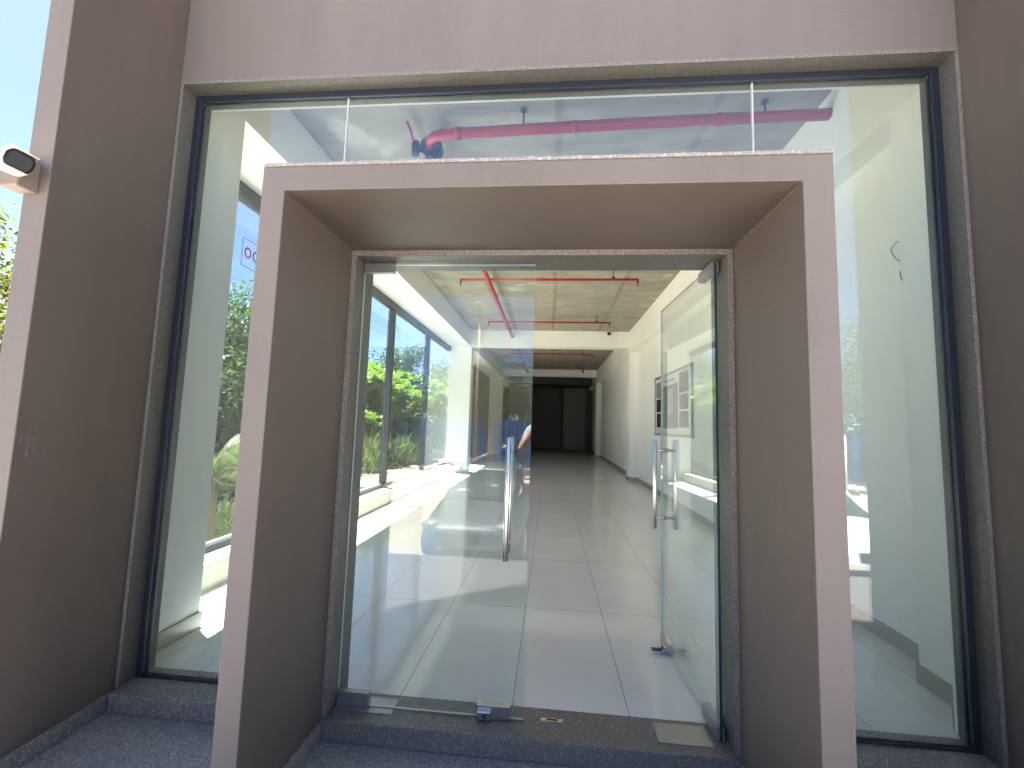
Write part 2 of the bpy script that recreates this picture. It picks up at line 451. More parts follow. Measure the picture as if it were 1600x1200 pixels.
# door surround of granite: jambs and lintel
for x0, x1 in ((PI0, PI0+.026), (PI1-.026, PI1)):
    bm = boxes((x0, x1, -.1, .11, .001, PZI-.03)); two_tone(bm, lambda n, c: n.y > -.9)
    obj('door_jamb', bm, [M['granite_edge'], M['granite_trim']], P, .002)
bm = boxes((PI0, PI1, -.1, .11, PZI-.0295, PZI-.001)); two_tone(bm, lambda n, c: n.y > -.9)
obj('door_lintel', bm, [M['granite_edge'], M['granite_trim']], P, .002)
TH = obj('threshold', boxes((PI0, PI1, -.12, .1, ZL+.001, 0)), M['granite_sill'], P, .003)
for (x0, x1, y0, y1) in ((.50, .73, -.06, .068), (-.975, -.70, -.045, .065)):
    obj('floor_plate', boxes((x0, x1, y0, y1, 0, .003)), M['steel_dull'], TH, .0008)
obj('keeper_plate', boxes((-.012, .09, .005, .03, 0, .0035)), M['steel'], TH, .0008)
obj('keeper_slot', boxes((.016, .064, .012, .023, .0034, .0042)), M['black_line'], TH)

# ------------------------------------------------------------------ glass door leaves
def leaf_mesh(w, h):
    bm = boxes((0, w, -.006, .006, .006, h)); bmesh.ops.recalc_face_normals(bm, faces=bm.faces)
    for f in bm.faces: f.material_index = 0 if abs(f.normal.y) > .9 else (2 if f.normal.x < -.9 else 1)
    return bm
def pull(parent, x, z0, z1, off=.066):
    for s in (-1, 1):
        h = obj('handle', tubes(([(x, s*off, z0), (x, s*off, z1)], .0125), n=20), M['steel'], parent, .0015)
    for z in (z0+.07, z1-.07):
        obj('handle_stem', tubes(([(x, -off, z), (x, off, z)], .008), n=14), M['steel'], parent)
        obj('handle_collar', tubes(([(x, -.013, z), (x, .013, z)], .0135), n=16), M['steel_dull'], parent)
def patch(parent, x0, x1, z0, z1, t=.016, name='hinge_patch', m='steel_dull'):
    obj(name, boxes((x0, x1, -t, t, z0, z1)), M[m], parent, .002)
def lockset(parent, x0, x1, s=-1):
    patch(parent, x0, x1, .003, .062, .017, 'lock_patch', 'steel')
    a, b = x0+.004, x0+.066
    y0, y1 = sorted((s*.017, s*.036))
    obj('lock_box', boxes((a, b, y0, y1, .008, .042)), M['steel'], parent, .003)
    c = (a+b)/2+.006
    obj('lock_cylinder', tubes(([(c, s*.036, .025), (c, s*.0385, .025)], .011), n=20), M['black_metal'], parent)
    obj('key_slot', boxes((c-.0012, c+.0012, s*.041 if s < 0 else .0385, -.0385 if s < 0 else .041, .018, .032)), M['steel'], parent)

# the closed leaf: origin at its hinge side, x to the middle
D1 = bpy.data.objects.new('door_leaf', None)
W = .886
D1 = obj('door_leaf', leaf_mesh(W, 2.15), [M['glass_door'], M['glass_edge_light'], M['glass_edge_light']], B)
D1.location = (-.977, 0, 0); D1['label'] = 'closed clear glass door leaf with long steel pull handle'
pull(D1, W-.10, .72, 1.285)
patch(D1, .001, .158, 2.105, 2.156); patch(D1, .001, .156, .003, .064)
lockset(D1, W-.215, W-.062, -1)
# the open leaf, swung inwards about its own pivot
D2 = obj('door_leaf', leaf_mesh(W, 2.15), [M['glass_door'], M['glass_edge_light'], M['glass_edge']], B)
D2.location = (.772, -.025, 0); D2.rotation_euler = (0, 0, math.radians(91.9)); D2['label'] = 'glass door leaf standing open into the room'
pull(D2, W-.075, .715, 1.28)
patch(D2, .001, .175, 2.105, 2.156, .017); patch(D2, .001, .175, .003, .064, .017)
lockset(D2, W-.17, W-.012, 1)
obj('key_tag', boxes((W-.155, W-.13, .042, .105, .012, .024)), M['blue_plastic'], D2, .003)
obj('pivot', tubes(([(.02, 0, 2.15), (.02, 0, 2.165)], .012), n=12), M['steel'], D2)

# ------------------------------------------------------------------ interior shell
obj('floor', boxes((-2.62, 2.26, .1, YB+6, -.12, -.001)), M['tile'], B)
bm = boxes((-3.0, 2.4, YI, YB+6, CZ, CZ+.2)); obj('ceiling', bm, M['concrete'], B)
obj('wall', boxes((RX, RX+.15, YI, YB+6, -.12, CZ)), M['wall_white'], B)
obj('wall', boxes((-2.85, FL-.117, YI+.0005, YI+.022, -.1, CZ)), M['wall_white'], B)
obj('wall', boxes((FL-.117+.0005, FR+.117, YI+.0005, YI+.04, ZT+.021, CZ)), M['wall_white'], B)
obj('wall', boxes((FR+.002, RX, YI+.0005, YI+.04, -.0, ZT+.02)), M['wall_white'], B)
# beams
obj('beam', boxes((-2.84, BX0, YI+.041, YB, BZ, CZ-.001)), M['wall_white'], B, .004)
obj('beam', boxes((BX1, RX-.001, YI+.041, YB, BZ-.14, CZ-.001)), M['wall_white'], B, .004)
obj('beam', boxes((BX0+.001, BX1-.001, Y1a, Y1b, BZ+.012, CZ-.001)), M['wall_white'], B, .004)
obj('beam', boxes((BX0+.001, BX1-.001, Y2a, Y2b, BZ+.13, CZ-.001)), M['wall_white'], B, .004)
# pilasters
for (x0, x1, y0, y1, zt) in ((-2.84, -2.2, YI+.0225, .585, BZ-.001), (2.06, RX-.001, YI+.0405, .60, BZ-.141), (2.035, RX-.001, 9.3, 9.72, BZ-.141),
                         (-2.84, -2.225, 9.62, 9.98, BZ-.001), (2.02, RX-.001, 17.5, 17.95, BZ-.141), (-2.84, -2.225, 17.6, 18, BZ-.001)):
    p = obj('pilaster', boxes((x0, x1, y0, y1, -.001, zt)), M['wall_white'], B, .004)
    e = .011
    obj('skirting', boxes((max(x0-e, -2.61), x1, y0-e, y1+e, 0, .1)) if x0 > 0 else boxes((-2.61, x1+e, y0+.002, y1+e, 0, .1)), M['skirt_tile'], p, .002)
for y0, y1 in ((.612, 9.288), (9.732, 17.488), (17.962, YB)):
    obj('skirting', boxes((RX-.012, RX, y0, y1, 0, .1)), M['skirt_tile'], B, .002)
obj('skirting', boxes((FR+.003, 2.048, YI+.0405, YI+.052, 0, .1)), M['skirt_tile'], B, .002)
# side windows: low sill wall, frame with mullions, panes
def window(y0, y1, mulls):
    s = obj('sill', boxes((-3.06, -2.6, y0, y1, -1.0, .205)), M['sill_paint'], B, .004)
    w = obj('window_frame', boxes((WX-.06, WX+.04, y0, y1, BZ-.13, BZ-.002)), M['mullion'], B, .003)
    obj('bottom_rail', boxes((WX-.06, WX+.04, y0, y1, .206, .255)), M['mullion'], w, .003)
    for y in mulls:
        obj('mullion', boxes((WX-.07, WX+.05, y-.035, y+.035, .256, BZ-.131)), M['mullion'], w, .003)
    es = [y0] + list(mulls) + [y1]
    for a, b in zip(es, es[1:]):
        a2 = a+.036 if a != y0 else a+.002; b2 = b-.036 if b != y1 else b-.002
        bm = boxes((WX-.006, WX+.006, a2, b2, .256, BZ-.131)); obj('pane', bm, M['glass_window'], w)
    return w
window(.587, 9.61, (3.0, 5.25, 7.5)); window(9.99, 12.39, (11.2,))
# rear of the hall, gloom in the colours: end wall, wide opening, paler flush panel
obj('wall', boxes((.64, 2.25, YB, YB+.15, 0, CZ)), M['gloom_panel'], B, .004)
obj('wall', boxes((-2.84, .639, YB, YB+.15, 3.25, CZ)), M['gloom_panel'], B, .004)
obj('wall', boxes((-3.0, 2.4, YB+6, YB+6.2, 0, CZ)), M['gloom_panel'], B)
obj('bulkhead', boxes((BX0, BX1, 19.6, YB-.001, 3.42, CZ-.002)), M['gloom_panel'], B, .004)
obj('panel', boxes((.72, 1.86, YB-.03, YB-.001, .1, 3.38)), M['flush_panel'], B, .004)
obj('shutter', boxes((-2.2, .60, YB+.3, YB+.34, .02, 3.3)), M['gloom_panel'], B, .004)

# ------------------------------------------------------------------ things fixed inside
SP = thing('sprinkler_pipework', 'red fire sprinkler pipework with branch lines hung under the raw concrete ceiling', 'pipework', (-1.08, 1.2, 3.72))
def sub(name, bm, m, par, **k):
    bmesh.ops.translate(bm, verts=bm.verts, vec=(1.08, -1.2, -3.72)); return obj(name, bm, m, par, **k)
bend = [(-1.08+.14*(1-math.cos(a)), 1.20+.14*(1-math.sin(a)), 3.72) for a in [i*PI/2/6 for i in range(7)]]
hd = [(BX1+.0, 1.13, 3.745), (.6, 1.15, 3.735), (-.80, 1.19, 3.725)]
hp = sub('header_pipe', tubes((hd + [(-.94, 1.20, 3.722), (-1.02, 1.215, 3.72), (-1.065, 1.26, 3.72), (-1.08, 1.34, 3.72)], .042), n=20), M['red_pipe'], SP)
sub('coupling', tubes(([(-.84, 1.19, 3.724), (-.79, 1.19, 3.724)], .05), n=20), M['red_pipe'], hp)
for x, cy_, cz_ in ((.15, 1.163, 3.7318), (1.25, 1.141, 3.7395)): sub('coupling', tubes(([(x-.022, cy_, cz_), (x+.022, cy_, cz_)], .0475), n=20), M['red_pipe'], hp)
sub('main_pipe', tubes(([(-1.08, 1.42, 3.72), (-1.08, 17.5, 3.72)], .038), n=16), M['red_pipe'], SP)
v = sub('valve', tubes(([(-1.08, 1.335, 3.72), (-1.08, 1.43, 3.72)], .088), n=24), M['black_metal'], SP, bevel=.006)
sub('bolt_ring', tubes(([(-1.08, 1.325, 3.72), (-1.08, 1.336, 3.72)], .099), n=10), M['black_metal'], v)
bm = tubes(([(-1.16, 1.375, 3.72), (-1.225, 1.36, 3.72)], .026), ([(-1.225, 1.36, 3.66), (-1.225, 1.355, 3.775)], .034), n=12)
sub('gearbox', bm, M['black_metal'], v)
sub('lever', tubes(([(-1.235, 1.345, 3.75), (-1.25, 1.28, 3.83), (-1.255, 1.2, 3.85)], [.013, .011, .012]), n=10), M['red_pipe'], v)
for y, x0, x1, rods in ((4.78, -1.55, 1.36, (.96,)), (7.72, -1.50, 1.31, (1.0,)), (12.2, -1.5, 1.35, (1.0,)), (15.6, -1.5, 1.3, (1.0,))):
    b = sub('branch_pipe', tubes(([(x0, y, 3.72), (x1, y, 3.72)], .021), n=12), M['red_pipe'], SP)
    for x in (x0+.012, x1-.012):
        h = sub('sprinkler_head', tubes(([(x, y, 3.725), (x, y, 3.655)], .019), ([(x, y, 3.655), (x, y, 3.615)], .009), ([(x, y, 3.617), (x, y, 3.613)], .018), n=10), M['red_pipe'], b)
    for x in rods:
        sub('hanger', tubes(([(x, y, 3.735), (x, y, CZ)], .006), ([(x, y, 3.725), (x, y, 3.765)], .028), n=10), M['black_metal'], b)
for x in (-.27, 1.6):
    sub('hanger', tubes(([(x, 1.17, 3.78), (x, 1.17, CZ)], .009), ([(x, 1.17, CZ-.02), (x, 1.17, CZ)], .028), n=10), M['black_metal'], SP)
for y in (3.2, 6.1, 9.0, 13.0):
    sub('hanger', tubes(([(-1.08, y, 3.75), (-1.08, y, CZ)], .008), n=8), M['black_metal'], SP)

def bullet_cam(x, y, z, label):
    t = thing('security_camera', label, 'camera', (x, y, z), 0, 'small black cameras on the white cross beams')
    bm = bmesh.new(); tube(bm, [(0, 0, -.02), (0, -.10, -.05)], .045, 16); o = obj('housing', bm, M['black_plastic'], t, .006)
    bm = bmesh.new(); tube(bm, [(0, .03, .0), (0, -.03, -.015)], .055, 16); obj('bracket', bm, M['cam_white'], t)
    bm = bmesh.new(); tube(bm, [(0, -.10, -.05), (0, -.106, -.052)], .032, 14); obj('lens', bm, M['glass_edge'], t)
    return t
bullet_cam(1.50, Y1a-.03, 3.86, 'small black camera on the nearer white cross beam, below the ceiling')
bullet_cam(1.42, Y2a-.03, 3.86, 'tiny black camera on the farther cross beam deep in the hall')

# framed display board on the white wall
FB = thing('display_board', 'framed white board of dark photo panels on the wall behind the open glass door', 'board', (RX-.001, 6.15, 1.83))
def yz(y0, y1, z0, z1, d0, d1):
    return boxes((-d1, -d0, y0-6.15, y1-6.15, z0-1.83, z1-1.83))
obj('backing', yz(4.97, 7.33, 1.26, 2.38, 0, .02), M['board_white'], FB, .002)
bm = bmesh.new()
for b in ((4.93, 4.97, 1.22, 2.42), (7.33, 7.37, 1.22, 2.42), (4.97, 7.33, 1.22, 1.26), (4.97, 7.33, 2.38, 2.42)):
    box(bm, -.035, 0, b[0]-6.15, b[1]-6.15, b[2]-1.83, b[3]-1.83)
obj('frame', bm, M['steel_dull'], FB, .003)
for y0, y1, z0, z1, m in ((5.12, 5.62, 1.98, 2.33, 'photo_dark'), (5.12, 5.62, 1.69, 1.95, 'photo_dark'), (5.12, 5.62, 1.38, 1.66, 'photo_dark'),
                          (6.80, 7.24, 1.98, 2.30, 'photo_mid'), (6.80, 7.24, 1.69, 1.95, 'photo_dark'), (6.90, 7.20, 1.38, 1.66, 'photo_dark'),
                          (5.72, 6.70, 1.36, 2.18, 'photo_dark')):
    obj('picture', yz(y0, y1, z0, z1, .0205, .026), M[m], FB)
obj('picture', yz(6.02, 6.36, 1.62, 2.10, .0265, .030), M['photo_mid'], FB)
obj('caption', yz(5.9, 6.6, 2.24, 2.29, .0205, .024), M['photo_mid'], FB)

CB = tag(obj('loose_cable', tubes(([(2.064, .585, 2.515), (2.045, .585, 2.505), (2.022, .59, 2.475), (2.02, .59, 2.45), (2.04, .588, 2.41), (2.066, .585, 2.385)], .0022), ([(2.058, .58, 2.33), (2.05, .575, 2.30), (2.06, .575, 2.27)], .002), n=8), M['cable']),
         'thin dark cable sticking out of the white wall behind the fixed glass', 'cable')

# sign stuck to the first side pane : thin rectangle with two round digits
SG = thing('window_sticker', 'clear window sticker with thin maroon outline and red digits 00 beside the portal', 'sticker', (WX+.0075, 1.47, 2.72))
bm = bmesh.new()
for y0, y1, z0, z1 in ((0, .34, 0, .006), (0, .34, .258, .264), (0, .006, .006, .258), (.334, .34, .006, .258)): box(bm, 0, .002, y0, y1, z0, z1)
obj('outline', bm, M['sign_frame'], SG)
def digit0(cy, cz, a, b, w):
    bm = bmesh.new(); n = 28
    def ringv(s, x): return [bm.verts.new((x, cy+(a-s)*math.cos(2*PI*i/n), cz+(b-s)*math.sin(2*PI*i/n))) for i in range(n)]
    o0, i0, o1, i1 = ringv(0, 0), ringv(w, 0), ringv(0, .002), ringv(w, .002)
    for i in range(n):
        j = (i+1) % n
        for A, C in ((o1, i1), (i0, o0), (o0, o1), (i1, i0)): bm.faces.new([A[i], A[j], C[j], C[i]])
    return bm
for cy in (.077, .185): obj('digit', digit0(cy, .140, .045, .052, .017), M['sign_red'], SG)

# outdoor camera on the left blade
OC = thing('security_camera', 'weathered white outdoor camera on a square box high on the left blade', 'camera', (-2.205, YF0, 2.345))
obj('mounting_box', boxes((-.03, .06, -.075, 0, -.105, .03)), M['cam_box'], OC, .006)
bm = bmesh.new()
prof = [(-.034, -.032), (.034, -.032), (.042, -.01), (.042, .022), (.030, .042), (-.030, .042), (-.042, .022), (-.042, -.01)]
prism(bm, [(p[0]*.98, p[1]*1.0) for p in prof], 'Y', 0, .16)
h = obj('housing', bm, M['cam_white'], OC, .01)
h.rotation_euler = (math.radians(12), math.radians(10), math.radians(66)); h.location = (.168, -.15, -.062)
bm = bmesh.new(); prism(bm, [(p[0]*.95, p[1]*.95) for p in prof], 'Y', -.008, .03)
obj('lens_window', bm, M['black_plastic'], h, .008)
obj('sun_shield', boxes((-.042, .042, -.012, .14, .0425, .047)), M['cam_white'], h, .003)
obj('arm', tubes(([(0, -.07, -.02), (.06, -.11, -.05), (.10, -.115, -.06)], .012), n=10), M['cam_white'], OC)

# ------------------------------------------------------------------ outside setting
GZ = -1.0
tag(obj('ground', boxes((-160, 160, -170, 130, GZ-.5, GZ)), M['ground']), kind='structure')
tag(obj('paved_terrace', boxes((-6.2, 8.4, -2.62, -1.201, GZ+.001, ZL)), M['terrace'], bevel=.004), kind='structure')
tag(obj('landing', boxes((-6.2, 8.4, -1.2, .12, GZ+.001, ZL)), M['landing'], bevel=.004), kind='structure')
for i in range(4):
    tag(obj('step', boxes((-6.2, 8.4, -2.62-.3*(i+1), -2.62-.3*i-.001, GZ+.001, ZL-.18*(i+1))), M['landing'], bevel=.004), kind='structure')
tag(obj('driveway', boxes((-60, 60, -15.5, -3.83, GZ+.0005, GZ+.005)), M['paver']), kind='structure')
tag(obj('planting_bed', boxes((-12, -3.07, 7.2, 34, GZ+.001, -.12)), M['soil']), kind='structure')

# blue sheet fence far behind the camera (it shows in the door glass)
FN = thing('site_fence', 'tall blue profiled sheet fence across the yard, mirrored in the closed door leaf', 'fence', (0, -21.5, GZ))
bm = bmesh.new(); zig = []
x = -26.0
while x < 26:
    zig += [(x, 0), (x+.10, 0), (x+.13, .05), (x+.21, .05)]; x += .25
A = [bm.verts.new((a, b, 0)) for a, b in zig]; A2 = [bm.verts.new((a, b, 2.55)) for a, b in zig]
for i in range(len(zig)-1): bm.faces.new([A[i], A[i+1], A2[i+1], A2[i]])
sh = obj('sheet', bm, M['blue_sheet'], FN, recalc=False); sd = sh.modifiers.new('t', 'SOLIDIFY'); sd.thickness = .004
for i in range(-10, 11):
    obj('post', boxes((i*2.5-.04, i*2.5+.04, -.12, -.03, 0, 2.6)), M['steel_dull'], FN)

def lamp(x, y, h, label):
    t = thing('lamp_post', label, 'lamp', (x, y, GZ), 0, 'lamp posts in the yard')
    obj('pole', tubes(([(0, 0, 0), (0, 0, h)], [.085, .05]), n=12), M['lamp_paint'], t)
    bm = bmesh.new(); blob(bm, (0, .05, h+.02), (.30, .36, .14)); obj('lamp_head', bm, M['lamp_paint'], t)
    return t
lamp(-3.05, -15.6, 7.3, 'cream lamp post with round head mirrored in the closed door leaf')
mk = thing('marker_post', 'thin white post mirrored in the right fixed pane above the white car', 'post', (11.2, -15.4, GZ))
obj('pole', tubes(([(0, 0, 0), (0, 0, 2.3)], .035), n=10), M['cam_white'], mk); obj('cap', tubes(([(0, 0, 2.3), (0, 0, 2.34)], .045), n=10), M['steel_dull'], mk)

# ------------------------------------------------------------------ vegetation
def leaf_geo(cs, nrm, tip, L, Wd):
    """rhombic folded leaves: centre points, normals, tip directions -> verts, faces"""
    tip = tip - nrm*(tip*nrm).sum(1, keepdims=True); tip /= np.linalg.norm(tip, axis=1, keepdims=True)+1e-9
    side = np.cross(nrm, tip)
    L = L[:, None]; Wd = Wd[:, None]
    a = cs; b = cs + tip*L*.45 + side*Wd + nrm*Wd*.35; c = cs + tip*L - nrm*L*.12; d = cs + tip*L*.45 - side*Wd + nrm*Wd*.35
    n = len(cs); V = np.stack([a, b, c, d], 1).reshape(-1, 3)
    I = np.arange(n)*4
    F = np.concatenate([np.stack([I, I+1, I+2], 1), np.stack([I, I+2, I+3], 1)])
    return V, F
def unit(n):
    v = rng.normal(size=(n, 3)); return v/np.linalg.norm(v, axis=1, keepdims=True)
def mesh_from(name, V, F):
    me = bpy.data.meshes.new(name); me.from_pydata(V.tolist(), [], F.tolist()); me.update(); return me
def cloud(clumps, per, L, W_, up=.5):
    cs, ns, ts, ls = [], [], [], []
    for c, r in clumps:
        n = int(per*(r if np.isscalar(r) else np.mean(r))**1.6)+8
        d = unit(n); rad = rng.random(n)**.45
        p = np.array(c) + d*np.array(r)*rad[:, None]
        nn = unit(n)*.8 + d*.5 + np.array([0, 0, up]); nn /= np.linalg.norm(nn, axis=1, keepdims=True)
        cs.append(p); ns.append(nn); ts.append(unit(n)+d*.6+np.array([0, 0, -.25])); ls.append(L*(.6+.8*rng.random(n)))
    cs, ns, ts, ls = map(np.concatenate, (cs, ns, ts, ls))
    return leaf_geo(cs, ns, ts, ls, ls*W_)

def tree_meshes(h, spread, nl, per, L, seed, trunk_h=.38, r0=.16, W_=.22, clump=.95, flat=.75):
    rs = random.Random(seed); bm = bmesh.new(); clumps = []
    top = Vector((rs.uniform(-.2, .2), rs.uniform(-.2, .2), h*trunk_h))
    tube(bm, [(0, 0, -.1), (.05, .02, h*trunk_h*.5), top], [r0*1.25, r0, r0*.85], 9)
    for i in range(nl):
        a = 2*PI*i/nl + rs.uniform(-.4, .4); e = rs.uniform(.25, 1.0)
        ln = spread*(.55+.5*rs.random()); zz = h*(trunk_h + (1-trunk_h)*e*.88)
        end = Vector((math.cos(a)*ln*(1.15-e*.75), math.sin(a)*ln*(1.15-e*.75), zz))
        st = top*(.75+.25*rs.random()); mid = st.lerp(end, .5) + Vector((rs.uniform(-.3, .3), rs.uniform(-.3, .3), .25))
        tube(bm, [st, mid, end], [r0*.55, r0*.33, r0*.12], 6)
        for q in range(4):
            tt = .45+.2*q; pc = mid.lerp(end, min(1, (tt-.4)/.5)) + Vector((rs.uniform(-.6, .6), rs.uniform(-.6, .6), rs.uniform(-.35, .55)))*spread*.28
            tube(bm, [mid.lerp(end, min(1, q*.3)), pc], [r0*.16, r0*.05], 5)
            rr = clump*(.55+.7*rs.random()); clumps.append((tuple(pc), (rr, rr, rr*flat)))
    me = bpy.data.meshes.new('trunk'); bm.to_mesh(me); bm.free()
    V, F = cloud(clumps, per, L, W_)
    return me, mesh_from('crown', V, F)

def place(name, label, cat, loc, rz, sc, meshes, mats, parts=('trunk', 'crown'), group=None):
    t = thing(name, label, cat, loc, rz, group); t.scale = (sc, sc, sc)
    for pn, me, m in zip(parts, meshes, mats):
        o = bpy.data.objects.new(pn, me); COL.objects.link(o); o.parent = t
        if not me.materials: me.materials.append(m)
    return t

# big-leaved shrub with forked pale stems (planted outside the side windows)
def frangipani(seed, h=3.0):
    rs = random.Random(seed); bm = bmesh.new(); tips = []
    def grow(p, d, ln, r, lev):
        e = p + d*ln; tube(bm, [p, p.lerp(e, .5)+Vector((rs.uniform(-.03, .03), rs.uniform(-.03, .03), 0)), e], [r, r*.9, r*.8], 7)
        if lev == 0: tips.append((e, d)); return
        tips.append((e, d))
        for k in range(rs.choice((2, 3, 3))):
            nd = (d + Vector((rs.uniform(-1, 1), rs.uniform(-1, 1), rs.uniform(.0, .5)))*.75).normalized()
            grow(e, nd, ln*.72, r*.72, lev-1)
    for k in range(3):
        grow(Vector((rs.uniform(-.25, .25), rs.uniform(-.25, .25), -.05)), Vector((rs.uniform(-.3, .3), rs.uniform(-.3, .3), 1)).normalized(), h*.36, .035, 3)
    me = bpy.data.meshes.new('stem'); bm.to_mesh(me); bm.free()
    cs, ns, ts, ls = [], [], [], []
    for e, d in tips:
        n = 11
        for k in range(n):
            a = 2*PI*k/n+rs.random()*.5; el = rs.uniform(-.15, .8)
            t = Vector((math.cos(a)*math.cos(el), math.sin(a)*math.cos(el), math.sin(el)))
            nv = Vector((-math.cos(a)*math.sin(el), -math.sin(a)*math.sin(el), math.cos(el)))+Vector((rs.uniform(-.3, .3), rs.uniform(-.3, .3), 0))
            cs.append(e+Vector((0, 0, rs.uniform(-.12, .05)))); ts.append(t); ns.append(nv.normalized()); ls.append(rs.uniform(.2, .34))
    V, F = leaf_geo(np.array(cs), np.array(ns), np.array(ts), np.array(ls), np.array(ls)*.16)
    return me, mesh_from('foliage', V, F)

FR_ = [frangipani(s) for s in (3, 8, 21, 33)]
spots = [(-6.3, 11.4, 1.12), (-7.6, 12.6, 1.3), (-6.6, 14.2, 1.2), (-8.4, 16.2, 1.45), (-6.7, 17.0, 1.25), (-6.4, 20.0, 1.3), (-8.6, 19.6, 1.5), (-6.8, 23.2, 1.4), (-5.8, 26.0, 1.3), (-8.2, 26.5, 1.6), (-6.1, 15.7, 1.0),
         (-5.5, 10.3, .62), (-5.7, 11.9, .7), (-5.5, 13.6, .66), (-5.8, 15.4, .75), (-5.6, 18.0, .8), (-5.5, 21.5, .85), (-6.0, 12.5, 1.02), (-5.8, 16.9, 1.05), (-5.0, 18.6, 1.0)]
lab = ['bright green big-leaved shrub outside the side windows, nearest the door', 'bright green big-leaved shrub just behind the nearest one outside the windows',
       'bright green shrub seen between the second and third mullion', 'taller bright green shrub set back behind the row outside the windows',
       'bright green shrub beyond the middle of the window row', 'bright green shrub close to the last pane before the pilaster',
       'tall bright shrub set back near the last window pane', 'bright shrub partly behind the white pilaster', 'far bright shrub at the end of the planting bed',
       'far tall shrub set back at the end of the planting bed', 'low bright shrub against the glass between two mullions',
       'low bright shrub in the first window pane, nearest the door jamb', 'low bright shrub just left of the second mullion', 'low bright shrub just right of the second mullion',
       'low bright shrub in the middle of the second window pane', 'low bright shrub just left of the third mullion', 'low bright shrub in the last pane beside the pilaster',
       'medium bright shrub behind the low ones at the second mullion', 'medium bright shrub behind the low ones at the third mullion', 'medium bright shrub filling the last pane before the pilaster']
for i, ((x, y, s), lb) in enumerate(zip(spots, lab)):
    place('leafy_shrub', lb, 'shrub', (x, y, -.12), random.uniform(0, 6.2), s, FR_[i % 4], (M['stem'], M['leaf_bright']), ('stem', 'foliage'), 'bright shrubs outside the side windows')

# under-storey of thin upright stems
def reeds(seed):
    rs = np.random.default_rng(seed); n = 520
    c = np.stack([rs.uniform(-.8, .8, n), rs.uniform(-1.0, 1.0, n), rs.uniform(0, 1.0, n)], 1)
    t = np.stack([rs.normal(0, .45, n), rs.normal(0, .45, n), np.ones(n)], 1)
    nn = np.stack([rs.normal(0, 1, n), rs.normal(0, 1, n), rs.normal(.3, .3, n)], 1); nn /= np.linalg.norm(nn, axis=1, keepdims=True)
    L = rs.uniform(.35, .8, n); return mesh_from('foliage', *leaf_geo(c, nn, t, L*.8, L*.022))
RD = [reeds(5), reeds(6)]
k = 0
for x, y, s in ((-5.0, 9.2, .7), (-4.9, 11.2, .7), (-6.2, 12.9, 1.2), (-6.3, 15.0, 1.25), (-6.4, 17.4, 1.3), (-6.2, 20.0, 1.35), (-7.3, 11.8, 1.5), (-7.6, 14.6, 1.5), (-8.0, 18.0, 1.6), (-6.0, 23.0, 1.4)):
    o = bpy.data.objects.new('undergrowth_plant', RD[k % 2]); COL.objects.link(o); o.location = (x, y, -.12); o.rotation_euler = (0, 0, k*1.3); o.scale = (s, s, s*1.15)
    if not RD[k % 2].materials: RD[k % 2].materials.append(M['leaf_soft'])
    tag(o, 'upright narrow-leaved plant in the shaded bed below the bright shrubs', 'plant', 'narrow-leaved plants under the shrubs'); k += 1

for x, y, sc_ in ((-5.9, 4.9, .62), (-6.5, 5.2, .7), (-7.3, 6.6, 1.0), (-7.7, 7.4, 1.1), (-6.2, 5.7, .5), (-8.4, 7.9, 1.2)):
    o = bpy.data.objects.new('undergrowth_plant', RD[k % 2]); COL.objects.link(o); o.location = (x, y, GZ); o.rotation_euler = (0, 0, k*1.7); o.scale = (sc_, sc_, sc_); k += 1
    tag(o, 'low narrow-leaved tuft on the ground beyond the narrow left pane', 'plant', 'tufts beyond the narrow left pane')

# trees behind the planting bed and at the far left
TA = tree_meshes(6.0, 2.5, 15, 520, .16, 4, clump=.9, trunk_h=.24)
TB = tree_meshes(6.5, 2.7, 15, 430, .16, 9, clump=1.0, trunk_h=.26)
TC = tree_meshes(5.2, 2.6, 10, 150, .12, 15, clump=.75)
TD = tree_meshes(6.0, 2.6, 12, 260, .14, 27, clump=.9)
place('garden_tree', 'tall leafy tree seen through the narrow left pane under the red 00 sticker', 'tree', (-8.3, 8.3, -.6), .4, .92, TA, (M['bark'], M['leaf_mid']))
place('garden_tree', 'tree with yellowing leaves at the far left edge beside the blade', 'tree', (-10.6, 4.3, -.8), 1.9, .98, TD, (M['bark'], M['leaf_dry']))
place('garden_tree', 'paler tree standing behind the bright shrubs in the first window pane', 'tree', (-9.6, 17.5, -.8), 2.2, .93, TB, (M['bark'], M['leaf_mid']))
place('garden_tree', 'paler tree standing behind the shrubs near the second mullion', 'tree', (-8.4, 22.0, -.8), 4.2, 1.0, TB, (M['bark'], M['leaf_mid']))
place('garden_tree', 'distant tree behind the shrubs near the white pilaster', 'tree', (-8.0, 28.5, -.8), 5.2, 1.12, TA, (M['bark'], M['leaf_mid']))
place('garden_tree', 'distant tree at the left of the first window pane', 'tree', (-13.5, 20.5, -.9), 3.2, 1.05, TA, (M['bark'], M['leaf_mid']))
place('garden_tree', 'dark tree filling the gap low behind the narrow left pane', 'tree', (-10.6, 10.6, -.9), 3.6, .8, TB, (M['bark'], M['leaf_mid']))
place('garden_tree', 'far tree closing the view behind the tall tree in the narrow left pane', 'tree', (-13.2, 13.2, GZ), 1.1, 1.0, TA, (M['bark'], M['leaf_mid']))
place('garden_tree', 'broad tree filling the lower part of the narrow left pane behind the palms', 'tree', (-9.8, 8.2, GZ), 5.1, .62, TB, (M['bark'], M['leaf_mid']))
